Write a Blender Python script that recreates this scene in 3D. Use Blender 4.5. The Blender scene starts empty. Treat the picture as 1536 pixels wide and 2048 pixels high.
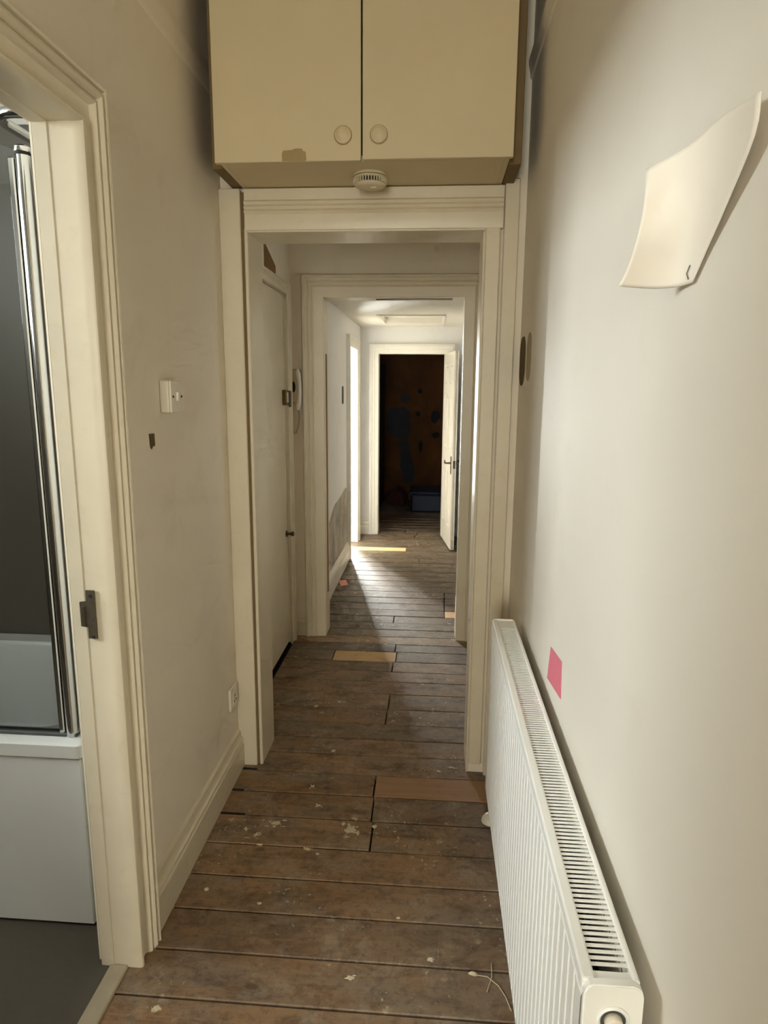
import bpy, bmesh, math, random
from mathutils import Vector, Matrix

random.seed(7)
SC = bpy.context.scene
COL = SC.collection

# ------------------------------------------------------------------ camera
cam_d = bpy.data.cameras.new('camera')
cam = bpy.data.objects.new('camera', cam_d)
COL.objects.link(cam)
SC.camera = cam
cam_d.sensor_fit = 'VERTICAL'
cam_d.sensor_height = 36.0
cam_d.lens = 1316.0 / 2048.0 * 36.0
cam_d.clip_start = 0.02
_yaw, _pit, _rol = (math.radians(a) for a in (4.21, 10.70, 0.42))
_f = Vector((-math.sin(_yaw), math.cos(_yaw), 0)); _r = Vector((math.cos(_yaw), math.sin(_yaw), 0)); _u = Vector((0, 0, 1))
_fw = _f * math.cos(_pit) - _u * math.sin(_pit); _up = _u * math.cos(_pit) + _f * math.sin(_pit)
_rr = _r * math.cos(_rol) + _up * math.sin(_rol); _uu = _up * math.cos(_rol) - _r * math.sin(_rol)
M = Matrix.Identity(4)
for i in range(3):
    M[i][0], M[i][1], M[i][2] = _rr[i], _uu[i], -_fw[i]
M[0][3], M[1][3], M[2][3] = 0.0, 0.0, 1.46
cam.matrix_world = M

# ------------------------------------------------------------------ world + light + exposure
world = bpy.data.worlds.new('world'); SC.world = world
world.use_nodes = True
bg = world.node_tree.nodes['Background']
bg.inputs[0].default_value = (0.93, 0.97, 1.0, 1); bg.inputs[1].default_value = 1.6

def area(name, loc, target, sx, sy, power, color):
    d = bpy.data.lights.new(name, 'AREA'); d.shape = 'RECTANGLE'; d.size = sx; d.size_y = sy
    d.energy = power; d.color = color
    o = bpy.data.objects.new(name, d); COL.objects.link(o)
    o.location = loc
    o.rotation_euler = (Vector(target) - Vector(loc)).to_track_quat('-Z', 'Y').to_euler()
    return o
# daylight outside the three glazed openings of the flat
area('daylight_front_door', (-0.36, -2.42, 1.50), (-0.2, 0, 1.35), 0.60, 1.5, 58, (1.0, 0.94, 0.84))
area('daylight_bathroom', (-2.86, 0.55, 2.06), (-0.7, 0.95, 1.0), 1.20, 0.66, 82, (0.92, 0.97, 1.0))
area('daylight_side_room', (-1.35, 8.15, 1.2), (-0.95, 6.0, 0.7), 1.0, 1.9, 1900, (1.0, 0.98, 0.95))

area('lobby_fill_light', (0.52, 2.98, 1.45), (-0.8, 3.10, 1.2), 0.36, 0.95, 1.0, (1.0, 0.95, 0.87))  # added fill light, brightens the lobby through an added window

SC.view_settings.view_transform = 'Standard'
SC.view_settings.look = 'None'
SC.view_settings.exposure = 0.25
SC.view_settings.gamma = 1.0
SC.view_settings.use_curve_mapping = False
try:
    SC.cycles.use_denoising = True
    SC.cycles.use_adaptive_sampling = True; SC.cycles.adaptive_threshold = 0.11; SC.cycles.adaptive_min_samples = 12
    SC.cycles.max_bounces = 10; SC.cycles.diffuse_bounces = 6; SC.cycles.glossy_bounces = 3; SC.cycles.transmission_bounces = 4
    SC.cycles.caustics_reflective = False; SC.cycles.caustics_refractive = False
    SC.cycles.sample_clamp_indirect = 6.0
except Exception:
    pass

# ------------------------------------------------------------------ materials
def lin(c):
    return tuple(((v / 12.92) if v <= 0.04045 else ((v + 0.055) / 1.055) ** 2.4) for v in (x / 255.0 for x in c)) + (1,)

class NT:
    def __init__(s, name):
        s.m = bpy.data.materials.new(name); s.m.use_nodes = True
        s.t = s.m.node_tree; s.b = s.t.nodes['Principled BSDF']
    def n(s, typ, **kw):
        x = s.t.nodes.new(typ)
        for k, v in kw.items(): setattr(x, k, v)
        return x
    def l(s, a, b): s.t.links.new(a, b)
    def pos(s, scale=(1, 1, 1), obj=False):
        src = s.n('ShaderNodeTexCoord').outputs['Object'] if obj else s.n('ShaderNodeNewGeometry').outputs['Position']
        mp = s.n('ShaderNodeMapping'); mp.inputs['Scale'].default_value = scale
        s.l(src, mp.inputs['Vector']); return mp.outputs['Vector']
    def noise(s, vec, scale, detail=4, rough=0.55, dist=0.0):
        x = s.n('ShaderNodeTexNoise'); x.inputs['Scale'].default_value = scale; x.inputs['Detail'].default_value = detail
        x.inputs['Roughness'].default_value = rough; x.inputs['Distortion'].default_value = dist
        s.l(vec, x.inputs['Vector']); return x.outputs['Fac']
    def ramp(s, fac, a, b, ca=(0, 0, 0, 1), cb=(1, 1, 1, 1)):
        x = s.n('ShaderNodeValToRGB'); e = x.color_ramp.elements
        e[0].position = a; e[1].position = b; e[0].color = ca; e[1].color = cb
        s.l(fac, x.inputs['Fac']); return x.outputs['Color']
    def mix(s, fac, a, b, mode='MIX'):
        x = s.n('ShaderNodeMix', data_type='RGBA', blend_type=mode)
        for v, i in ((fac, 0), (a, 6), (b, 7)):
            if isinstance(v, (int, float)): x.inputs[i].default_value = v
            elif isinstance(v, tuple): x.inputs[i].default_value = v
            else: s.l(v, x.inputs[i])
        return x.outputs[2]
    def bump(s, h, strength, dist=0.01, normal=None):
        x = s.n('ShaderNodeBump'); x.inputs['Strength'].default_value = strength; x.inputs['Distance'].default_value = dist
        s.l(h, x.inputs['Height'])
        if normal is not None: s.l(normal, x.inputs['Normal'])
        s.l(x.outputs['Normal'], s.b.inputs['Normal']); return x.outputs['Normal']

def paint(name, c, rough=0.5, var=0.08, scale=2.5, bump=0.08, bscale=60.0, stain=None, stain_amt=0.35, spec=0.4):
    k = NT(name); p = k.pos()
    base = lin(c); dark = tuple(v * (1 - var * 1.6) for v in base[:3]) + (1,)
    f = k.ramp(k.noise(p, scale, 3), 0.3, 0.75)
    col = k.mix(f, dark, base)
    if stain:
        g = k.ramp(k.noise(p, scale * 3.1, 4, 0.65, 0.6), 0.56, 0.74)
        g2 = k.mix(stain_amt, (0, 0, 0, 1), g)
        col = k.mix(g2, col, lin(stain))
    k.l(col, k.b.inputs['Base Color'])
    k.b.inputs['Roughness'].default_value = rough
    k.b.inputs['Specular IOR Level'].default_value = spec
    if bump: k.bump(k.noise(p, bscale, 1), bump, 0.004)
    return k.m

def plain(name, c, rough=0.5, metal=0.0, spec=0.5, var=0.06, scale=30):
    k = NT(name); p = k.pos()
    base = lin(c)
    col = k.mix(k.noise(p, scale, 2), tuple(v * (1 - var * 2) for v in base[:3]) + (1,), base)
    k.l(col, k.b.inputs['Base Color'])
    k.b.inputs['Roughness'].default_value = rough; k.b.inputs['Metallic'].default_value = metal
    k.b.inputs['Specular IOR Level'].default_value = spec
    return k.m

MAT = {}
MAT['wall'] = paint('wall_paint', (226, 219, 206), 0.6, 0.05, 1.4, 0.10, 45, (210, 198, 176), 0.30)
MAT['wall_warm'] = paint('wall_paint_warm', (236, 225, 205), 0.6, 0.05, 1.6, 0.10, 45, (200, 186, 160), 0.25)
MAT['trim'] = paint('gloss_trim_paint', (221, 209, 183), 0.36, 0.05, 6, 0, 30, (202, 184, 146), 0.3, 0.5)
MAT['trim_white'] = paint('gloss_white_paint', (230, 226, 216), 0.3, 0.05, 6, 0, 30, (205, 190, 160), 0.3, 0.5)
MAT['cupboard'] = paint('cupboard_paint', (208, 191, 154), 0.5, 0.05, 3, 0, 40, (200, 178, 134), 0.25)
MAT['ceiling'] = paint('ceiling_paint', (226, 222, 212), 0.7, 0.04, 2, 0, 50)
MAT['passage'] = paint('passage_paint', (232, 231, 230), 0.6, 0.04, 2, 0, 45, (206, 198, 190), 0.3)
MAT['rad'] = plain('radiator_enamel', (244, 243, 237), 0.32, 0, 0.5, 0.02, 8)
MAT['rad_grey'] = plain('convector_metal', (84, 86, 84), 0.5, 0.0, 0.3)
MAT['rad_in'] = plain('radiator_inside', (70, 72, 70), 0.7)
MAT['plastic'] = plain('white_plastic', (228, 220, 202), 0.35, 0, 0.5, 0.04, 20)
MAT['plastic_old'] = plain('aged_white_plastic', (214, 200, 168), 0.4, 0, 0.5, 0.05, 20)
MAT['chip'] = plain('primer_patch', (170, 148, 108), 0.8, 0, 0.2, 0.1, 40)
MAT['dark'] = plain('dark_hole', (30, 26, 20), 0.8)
MAT['brown_patch'] = plain('bare_brown_plaster', (104, 88, 58), 0.85, 0, 0.2, 0.15, 60)
MAT['tan_patch'] = plain('bare_tan_plaster', (176, 164, 140), 0.85, 0, 0.2, 0.1, 60)
MAT['wood_patch'] = plain('bare_wood_patch', (140, 104, 66), 0.7, 0, 0.3, 0.15, 40)
MAT['chrome'] = plain('chrome', (215, 215, 212), 0.12, 1.0, 0.5, 0.02)
MAT['steel'] = plain('worn_steel', (128, 116, 98), 0.45, 0.8, 0.5, 0.25, 120)
MAT['brass'] = plain('old_brass', (120, 98, 52), 0.4, 0.8, 0.5, 0.2, 90)
MAT['bronze'] = plain('dark_bronze', (96, 84, 66), 0.4, 0.7)
MAT['vinyl'] = plain('grey_vinyl', (92, 85, 75), 0.6, 0, 0.3, 0.08, 60)
MAT['threshold'] = plain('threshold_strip', (176, 164, 140), 0.5, 0, 0.4, 0.1, 30)
MAT['bath'] = plain('white_acrylic', (232, 234, 230), 0.22, 0, 0.5, 0.01)
MAT['bathwall'] = plain('grey_wall_panel', (104, 98, 87), 0.5, 0, 0.4, 0.04, 5)
MAT['sub'] = plain('dark_subfloor', (22, 17, 12), 0.95)
MAT['pink'] = plain('pink_paper', (216, 118, 132), 0.8, 0, 0.2, 0.05, 60)
MAT['pinkpale'] = plain('pale_pink_paper', (226, 160, 150), 0.8, 0, 0.2, 0.05, 60)
MAT['paper'] = plain('white_paper', (232, 224, 210), 0.75, 0, 0.25, 0.01)
MAT['ink'] = plain('grey_pencil', (110, 106, 98), 0.9)
MAT['plaster'] = plain('dried_plaster', (212, 197, 166), 0.9, 0, 0.2, 0.15, 80)
MAT['blue'] = plain('dark_blue_plastic', (12, 24, 50), 0.6)
MAT['red'] = plain('dark_red_cloth', (58, 24, 18), 0.9)
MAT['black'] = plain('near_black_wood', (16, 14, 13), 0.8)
MAT['tile'] = plain('pale_floor', (214, 208, 196), 0.5)
MAT['lightpaint'] = paint('side_room_paint', (172, 168, 160), 0.7, 0.03, 2, 0, 40)

def glass_mat(name, tint, rough=0.02, alpha=None):
    k = NT(name); t = k.t
    tr = k.n('ShaderNodeBsdfTransparent'); tr.inputs[0].default_value = tint
    gl = k.n('ShaderNodeBsdfGlossy'); gl.inputs['Roughness'].default_value = rough
    fr = k.n('ShaderNodeFresnel'); fr.inputs[0].default_value = 1.45
    mx = k.n('ShaderNodeMixShader')
    k.l(fr.outputs[0], mx.inputs[0]); k.l(tr.outputs[0], mx.inputs[1]); k.l(gl.outputs[0], mx.inputs[2])
    k.l(mx.outputs[0], t.nodes['Material Output'].inputs['Surface'])
    return k.m
MAT['glass'] = glass_mat('clear_glass', (0.94, 0.96, 0.95, 1))
MAT['screen'] = glass_mat('shower_glass', (0.93, 0.94, 0.93, 1))

def floor_mat():
    k = NT('worn_floorboard'); oi = k.n('ShaderNodeObjectInfo')
    geo = k.n('ShaderNodeNewGeometry'); p = geo.outputs['Position']
    addv = k.n('ShaderNodeVectorMath', operation='ADD')
    cmb = k.n('ShaderNodeCombineXYZ'); mul = k.n('ShaderNodeMath', operation='MULTIPLY'); mul.inputs[1].default_value = 37.0
    k.l(oi.outputs['Random'], mul.inputs[0]); k.l(mul.outputs[0], cmb.inputs[0]); k.l(mul.outputs[0], cmb.inputs[2])
    k.l(p, addv.inputs[0]); k.l(cmb.outputs[0], addv.inputs[1])
    def mapped(vec, sc, rot=0.0):
        m = k.n('ShaderNodeMapping'); m.inputs['Scale'].default_value = sc; m.inputs['Rotation'].default_value = (0, 0, rot); k.l(vec, m.inputs[0]); return m.outputs[0]
    K = lambda amt, f: k.mix(amt, (0, 0, 0, 1), f)
    grain = k.noise(mapped(addv.outputs[0], (2.0, 26, 20)), 1.5, 7, 0.7, 0.9)
    c = k.mix(1.0, oi.outputs['Color'], k.mix(k.ramp(grain, 0.30, 0.70), (0.66, 0.63, 0.60, 1), (1.08, 1.07, 1.06, 1)), 'MULTIPLY')
    # worn grey areas where the old stain has gone
    gw = k.ramp(k.noise(mapped(addv.outputs[0], (2.6, 5.0, 3)), 1.4, 6, 0.6, 0.5), 0.42, 0.66)
    c = k.mix(K(0.65, gw), c, lin((122, 110, 94)))
    xs_ = k.n('ShaderNodeSeparateXYZ'); k.l(p, xs_.inputs[0])
    mr = k.n('ShaderNodeMapRange'); mr.inputs[1].default_value = -0.25; mr.inputs[2].default_value = 0.25; k.l(xs_.outputs[0], mr.inputs[0])
    wear = k.mix(1.0, mr.outputs[0], k.ramp(k.noise(p, 3.0, 6, 0.65, 0.4), 0.3, 0.6), 'MULTIPLY')
    c = k.mix(K(0.75, wear), c, lin((112, 100, 86)))
    # old brown varnish left in patches
    gv = k.ramp(k.noise(mapped(p, (2.0, 3.4, 3), 0.3), 1.9, 6, 0.6, 0.6), 0.54, 0.70)
    c = k.mix(K(0.55, gv), c, lin((108, 76, 46)))
    # ground-in dark grime: blotches, and fine speckle inside them
    gb = k.ramp(k.noise(mapped(p, (4.0, 8.5, 3), -0.1), 1.6, 6, 0.74, 0.5), 0.48, 0.70)
    c = k.mix(K(0.68, gb), c, lin((60, 47, 34)))
    gs = k.ramp(k.noise(p, 42, 4, 0.75, 0.3), 0.50, 0.72)
    c = k.mix(K(0.6, gs), c, lin((58, 46, 34)))
    # pale dust film and scuffs
    d = k.ramp(k.noise(p, 6.5, 7, 0.82, 0.4), 0.52, 0.68)
    c = k.mix(K(0.42, d), c, lin((170, 156, 134)))
    sc1 = k.ramp(k.noise(mapped(p, (70, 5, 1), 0.5), 1.2, 4, 0.6, 1.4), 0.66, 0.73)
    sc2 = k.ramp(k.noise(mapped(p, (9, 80, 1), 0.35), 1.2, 4, 0.6, 1.6), 0.66, 0.73)
    gate0 = k.ramp(k.noise(p, 3.2, 4), 0.45, 0.62)
    c = k.mix(k.mix(1.0, K(0.62, sc1), gate0, 'MULTIPLY'), c, lin((190, 172, 142)))
    c = k.mix(k.mix(1.0, K(0.62, sc2), gate0, 'MULTIPLY'), c, lin((184, 168, 140)))
    # knots
    vk = k.n('ShaderNodeTexVoronoi'); vk.inputs['Scale'].default_value = 3.1
    k.l(mapped(p, (1.2, 2.2, 1)), vk.inputs['Vector'])
    kn = k.ramp(vk.outputs['Distance'], 0.03, 0.09, (1, 1, 1, 1), (0, 0, 0, 1))
    c = k.mix(K(0.6, kn), c, lin((52, 36, 24)))
    # paint flecks
    for sc_, th, amt in ((18, 0.16, 0.8), (60, 0.22, 0.7)):
        v = k.n('ShaderNodeTexVoronoi'); v.inputs['Scale'].default_value = sc_
        wob = k.n('ShaderNodeVectorMath', operation='ADD'); nn = k.n('ShaderNodeTexNoise'); nn.inputs['Scale'].default_value = 90; nn.inputs['Detail'].default_value = 4
        ns = k.n('ShaderNodeVectorMath', operation='SCALE'); ns.inputs['Scale'].default_value = 0.03
        k.l(p, nn.inputs['Vector']); k.l(nn.outputs['Color'], ns.inputs[0]); k.l(p, wob.inputs[0]); k.l(ns.outputs[0], wob.inputs[1])
        k.l(wob.outputs[0], v.inputs['Vector'])
        dot = k.ramp(v.outputs['Distance'], th, th + 0.06, (1, 1, 1, 1), (0, 0, 0, 1))
        sel = k.ramp(v.outputs['Color'], 0.66, 0.70)
        gate = k.ramp(k.noise(p, 3.4, 3), 0.48, 0.60)
        mm = k.mix(1.0, k.mix(1.0, dot, sel, 'MULTIPLY'), gate, 'MULTIPLY')
        c = k.mix(K(amt, mm), c, lin((200, 186, 158)))
    k.l(c, k.b.inputs['Base Color'])
    rr = k.ramp(gb, 0.0, 1.0, (0.50, 0.50, 0.50, 1), (0.72, 0.72, 0.72, 1)); k.l(rr, k.b.inputs['Roughness'])
    k.b.inputs['Specular IOR Level'].default_value = 0.45
    k.bump(grain, 0.3, 0.004)
    return k.m
MAT['floor'] = floor_mat()

def newboard_mat():
    k = NT('newer_floorboard'); oi = k.n('ShaderNodeObjectInfo'); p = k.n('ShaderNodeNewGeometry').outputs['Position']
    m = k.n('ShaderNodeMapping'); m.inputs['Scale'].default_value = (2.5, 30, 20); k.l(p, m.inputs[0])
    g = k.noise(m.outputs[0], 1.5, 5, 0.6, 0.6)
    c = k.mix(1.0, oi.outputs['Color'], k.ramp(g, 0.3, 0.7, (0.86, 0.84, 0.80, 1), (1.05, 1.04, 1.02, 1)), 'MULTIPLY')
    d = k.ramp(k.noise(p, 9, 6, 0.75, 0.4), 0.56, 0.72)
    c = k.mix(k.mix(0.4, (0, 0, 0, 1), d), c, lin((96, 76, 54)))
    k.l(c, k.b.inputs['Base Color']); k.b.inputs['Roughness'].default_value = 0.6
    return k.m
MAT['newboard'] = newboard_mat()

def stripped_wall():
    k = NT('stripped_orange_wall'); p = k.pos()
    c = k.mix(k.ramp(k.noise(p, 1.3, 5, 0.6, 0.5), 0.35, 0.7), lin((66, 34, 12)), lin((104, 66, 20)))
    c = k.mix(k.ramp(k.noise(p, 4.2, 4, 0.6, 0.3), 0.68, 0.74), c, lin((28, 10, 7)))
    k.l(c, k.b.inputs['Base Color']); k.b.inputs['Roughness'].default_value = 0.9
    return k.m
MAT['stripped'] = stripped_wall()

def damp_wall():
    k = NT('scraped_plaster'); p = k.pos()
    c = k.mix(k.ramp(k.noise(p, 5, 5, 0.6, 0.4), 0.4, 0.62), lin((150, 143, 130)), lin((190, 183, 170)))
    k.l(c, k.b.inputs['Base Color']); k.b.inputs['Roughness'].default_value = 0.9
    return k.m
MAT['scraped'] = damp_wall()

# ------------------------------------------------------------------ mesh helpers
def mesh_obj(name, bm, mat, parent=None, smooth=False, loc=None):
    bmesh.ops.recalc_face_normals(bm, faces=bm.faces[:])
    me = bpy.data.meshes.new(name); bm.to_mesh(me); bm.free()
    me.materials.append(mat)
    if smooth:
        me.polygons.foreach_set('use_smooth', [True] * len(me.polygons))
        try: me.set_sharp_from_angle(angle=math.radians(38))
        except Exception: pass
    o = bpy.data.objects.new(name, me); COL.objects.link(o)
    if loc: o.location = loc
    if parent: o.parent = parent
    return o

def box(bm, x0, x1, y0, y1, z0, z1, bev=0.0, seg=1):
    xs, ys, zs = sorted((x0, x1)), sorted((y0, y1)), sorted((z0, z1))
    vs = [bm.verts.new((x, y, z)) for z in zs for y in ys for x in xs]
    fs = [bm.faces.new([vs[i] for i in q]) for q in ((0, 1, 3, 2), (4, 6, 7, 5), (0, 4, 5, 1), (2, 3, 7, 6), (0, 2, 6, 4), (1, 5, 7, 3))]
    if bev:
        es = list({e for f in fs for e in f.edges})
        bmesh.ops.bevel(bm, geom=es, offset=bev, segments=seg, affect='EDGES', profile=0.5)

def boxes(name, bl, mat, parent=None, bev=0.0):
    bm = bmesh.new()
    for b in bl: box(bm, *b, bev=bev)
    return mesh_obj(name, bm, mat, parent)

def tube(bm, pts, r, seg=12, cap=True, rx=None):
    rings = []
    n = len(pts); pts = [Vector(p) for p in pts]
    prev = None
    for i, p in enumerate(pts):
        d = (pts[min(i + 1, n - 1)] - pts[max(i - 1, 0)]).normalized()
        if prev is None:
            a = Vector((0, 0, 1)) if abs(d.z) < 0.9 else Vector((1, 0, 0))
            s = d.cross(a).normalized()
        else:
            s = (prev - d * prev.dot(d)).normalized()
        prev = s; t = d.cross(s)
        rad = r[i] if isinstance(r, (list, tuple)) else r
        rings.append([bm.verts.new(p + (s * math.cos(2 * math.pi * j / seg) + t * math.sin(2 * math.pi * j / seg)) * rad) for j in range(seg)])
    for a, b in zip(rings, rings[1:]):
        for j in range(seg):
            bm.faces.new((a[j], a[(j + 1) % seg], b[(j + 1) % seg], b[j]))
    if cap:
        bm.faces.new(rings[0][::-1]); bm.faces.new(rings[-1])

def lathe(bm, prof, axis, origin, seg=24):
    """prof: (radius, distance along axis) list; axis: unit vector"""
    ax = Vector(axis).normalized(); a = Vector((0, 0, 1)) if abs(ax.z) < 0.9 else Vector((1, 0, 0))
    s = ax.cross(a).normalized(); t = ax.cross(s); O = Vector(origin)
    rings = []
    for r, h in prof:
        if r < 1e-6: rings.append([bm.verts.new(O + ax * h)])
        else: rings.append([bm.verts.new(O + ax * h + (s * math.cos(2 * math.pi * j / seg) + t * math.sin(2 * math.pi * j / seg)) * r) for j in range(seg)])
    for A, B in zip(rings, rings[1:]):
        for j in range(seg):
            k = (j + 1) % seg
            if len(A) == 1 and len(B) == 1: continue
            if len(A) == 1: bm.faces.new((A[0], B[k], B[j]))
            elif len(B) == 1: bm.faces.new((A[j], A[k], B[0]))
            else: bm.faces.new((A[j], A[k], B[k], B[j]))

def poly_prism(bm, pts, mapf, d0, d1):
    """2-D outline (u, v) -> solid between depth d0 and d1; mapf(u, v, d)"""
    A = [bm.verts.new(mapf(u, v, d0)) for u, v in pts]; B = [bm.verts.new(mapf(u, v, d1)) for u, v in pts]
    n = len(pts)
    bm.faces.new(A); bm.faces.new(B[::-1])
    for i in range(n): bm.faces.new((A[i], B[i], B[(i + 1) % n], A[(i + 1) % n]))

def casing(bm, prof, u0, u1, zt, mapf, zb=0.0, legs=(True, True), head=True, zb1=None):
    """moulded architrave round an opening u0..u1 x zb..zt; prof = (w outwards, d proud) polygon, mitred"""
    zb1 = zb if zb1 is None else zb1
    path_of = lambda w: ([(u0 - w, zb)] if legs[0] else []) + [(u0 - w, zt + w), (u1 + w, zt + w)] + ([(u1 + w, zb1)] if legs[1] else [])
    cols = [[bm.verts.new(mapf(u, z, d)) for u, z in path_of(w)] for w, d in prof]
    n = len(cols); m = len(cols[0])
    for i in range(n):
        a, b = cols[i], cols[(i + 1) % n]
        for j in range(m - 1): bm.faces.new((a[j], a[j + 1], b[j + 1], b[j]))
    bm.faces.new([c[0] for c in cols]); bm.faces.new([c[-1] for c in cols][::-1])

def extrude_profile(bm, prof, mapf, a, b):
    """prof (d, z); extruded along from a to b; mapf(along, d, z)"""
    A = [bm.verts.new(mapf(a, d, z)) for d, z in prof]; B = [bm.verts.new(mapf(b, d, z)) for d, z in prof]
    n = len(prof)
    bm.faces.new(A); bm.faces.new(B[::-1])
    for i in range(n): bm.faces.new((A[i], B[i], B[(i + 1) % n], A[(i + 1) % n]))

def tag(o, label, cat, group=None, kind=None):
    o['label'] = label; o['category'] = cat
    if group: o['group'] = group
    if kind: o['kind'] = kind
    return o
def empty(name, loc, label, cat, kind=None, rot=(0, 0, 0)):
    o = bpy.data.objects.new(name, None); COL.objects.link(o); o.location = loc; o.rotation_euler = rot
    o.empty_display_size = 0.05
    return tag(o, label, cat, None, kind)
def unoff(o, parent):
    """child built in world coordinates: keep it there"""
    o.parent = parent; o.location = -Vector(parent.location)
    return o
def struct(name, bl, mat, label, cat, bev=0.0):
    return tag(boxes(name, bl, mat, None, bev), label, cat, None, 'structure')

# wall positions (metres; camera stands at x=0, y=0)
XL, XR = -0.735, 0.290
XLB = -0.832                 # bathroom face of the left wall
Y1a, Y1b = 2.34, 2.50        # first cross wall
Y2a, Y2b = 3.71, 3.83        # second cross wall
Y3a, Y3b = 6.50, 6.62        # far wall
XM, XMR = -0.80, 0.30        # middle lobby side walls
XF, XFR = -0.72, 0.275       # far passage side walls

# ------------------------------------------------------------------ walls and ceilings
wl = struct('wall_left', [
    (XLB, XL, -2.2, 0.60, 0, 2.80), (XLB, XL, 0.60, 1.40, 1.985, 2.80), (XLB, XL, 1.40, Y1a, 0, 2.80)],
    MAT['wall_warm'], 'cream painted left hall wall around the bathroom doorway', 'wall')
wr = struct('wall_right', [(XR, XR + 0.12, -2.2, 2.75, 0, 2.80), (XR, XR + 0.12, 3.20, Y2b, 0, 2.80), (XR, XR + 0.12, 2.75, 3.20, 0, 0.90), (XR, XR + 0.12, 2.75, 3.20, 2.0, 2.80)], MAT['wall'], 'off-white right hall wall behind the radiator', 'wall')
wb = struct('wall_back', [(0.03, XR, -2.32, -2.2, 0, 2.8), (XL, 0.03, -2.32, -2.2, 2.3, 2.8)],
    MAT['wall_warm'], 'hall end wall behind the camera with a glazed front door', 'wall')
wm = struct('wall_middle', [
    (XLB, -0.645, Y1a, Y1b, 0, 2.8), (0.160, XR, Y1a, Y1b, 0, 2.8), (-0.645, 0.160, Y1a, Y1b, 1.985, 2.8)],
    MAT['wall_warm'], 'cross wall holding the first cream doorway under the cupboard', 'wall')
wml = struct('wall_lobby', [
    (XM - 0.1, XM, Y1b, 2.86, 0, 2.5), (XM - 0.1, XM, 2.86, 3.575, 1.945, 2.5), (XM - 0.1, XM, 3.575, Y2a, 0, 2.5), (XM - 0.16, XM - 0.1, Y1b, Y2a, -0.03, 2.5)],
    MAT['wall_warm'], 'short cream lobby wall around the closed cupboard door', 'wall')
wi = struct('wall_inner', [
    (XM - 0.1, -0.618, Y2a, Y2b, 0, 2.5), (0.160, XR, Y2a, Y2b, 0, 2.5), (-0.618, 0.160, Y2a, Y2b, 1.945, 2.5)],
    MAT['wall_warm'], 'second cross wall with the inner moulded doorway', 'wall')
wfl = struct('wall_passage_left', [
    (XF - 0.1, XF, Y2b, 5.56, 0, 2.1), (XF - 0.1, XF, 5.56, 6.14, 1.80, 2.1), (XF - 0.1, XF, 6.14, Y3a, 0, 2.1)],
    MAT['passage'], 'white far passage wall with the sunlit side doorway', 'wall')
wfr = struct('wall_passage_right', [(XFR, XFR + 0.1, Y2b, Y3a, 0, 2.1)], MAT['passage'], 'white far passage wall behind the open panelled door', 'wall')
wf = struct('wall_far', [
    (XF - 0.1, -0.545, Y3a, Y3b, 0, 2.1), (0.105, XFR + 0.1, Y3a, Y3b, 0, 2.1), (-0.545, 0.105, Y3a, Y3b, 1.787, 2.1)],
    MAT['passage'], 'white end wall around the dark far doorway', 'wall')
wbath = struct('wall_bathroom', [
    (-2.82, XLB, 2.22, 2.32, 0, 2.6), (-2.82, XLB, -0.42, -0.32, 0, 2.6),
    (-2.82, -2.70, -0.32, 0.02, 0, 2.6), (-2.82, -2.70, 1.28, 2.22, 0, 2.6), (-2.82, -2.70, 0.02, 1.28, 0, 1.66), (-2.82, -2.70, 0.02, 1.28, 2.38, 2.6)],
    MAT['bathwall'], 'dark grey panelled bathroom wall behind the shower screen', 'wall')
wside = struct('wall_side_room', [
    (-2.7, -2.6, 4.9, 8.0, 0, 2.3), (-2.6, XF - 0.1, 4.8, 4.9, 0, 2.3), (XF - 0.18, XF - 0.1, Y3a, 8.0, 0, 2.3),
    (-2.6, -2.42, 7.9, 8.0, 0, 2.3), (-2.42, XF - 0.1, 7.9, 8.0, 2.15, 2.3), (XF - 0.1, XF, 6.14, Y3a, 2.1, 2.3)],
    MAT['lightpaint'], 'bright white side room walls beyond the passage doorway', 'wall')
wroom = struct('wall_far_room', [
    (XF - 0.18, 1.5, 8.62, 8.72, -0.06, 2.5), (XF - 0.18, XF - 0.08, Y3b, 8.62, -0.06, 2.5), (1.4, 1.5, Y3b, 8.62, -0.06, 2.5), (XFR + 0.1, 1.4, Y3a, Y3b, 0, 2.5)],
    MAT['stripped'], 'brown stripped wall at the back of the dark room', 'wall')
ceil = struct('ceiling', [(XLB, XR + 0.12, -2.32, Y1b, 2.80, 2.86)], MAT['ceiling'], 'hall ceiling above the storage cupboard', 'ceiling')
struct('ceiling', [(XM - 0.1, XR + 0.12, Y1b, Y2b, 2.50, 2.56)], MAT['ceiling'], 'dim lobby ceiling between the two doorways', 'ceiling')
ceil_far = struct('ceiling', [(XF - 0.1, -0.452, Y2b, Y3b, 2.03, 2.10), (0.062, XFR + 0.1, Y2b, Y3b, 2.03, 2.10),
    (-0.452, 0.062, Y2b, 5.43, 2.03, 2.10), (-0.452, 0.062, 6.07, Y3b, 2.03, 2.10)], MAT['ceiling'], 'low white ceiling of the far passage with hatch', 'ceiling')
struct('ceiling', [(-2.82, XLB, -0.42, 2.32, 2.45, 2.55)], MAT['ceiling'], 'bathroom ceiling above the bath', 'ceiling')
struct('ceiling', [(-2.7, XF - 0.1, 4.8, 8.0, 2.30, 2.36)], MAT['ceiling'], 'side room ceiling beyond the passage', 'ceiling')
struct('ceiling', [(XF - 0.18, 1.5, Y3b, 8.72, 2.5, 2.56)], MAT['black'], 'dark room ceiling beyond the far doorway', 'ceiling')

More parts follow.
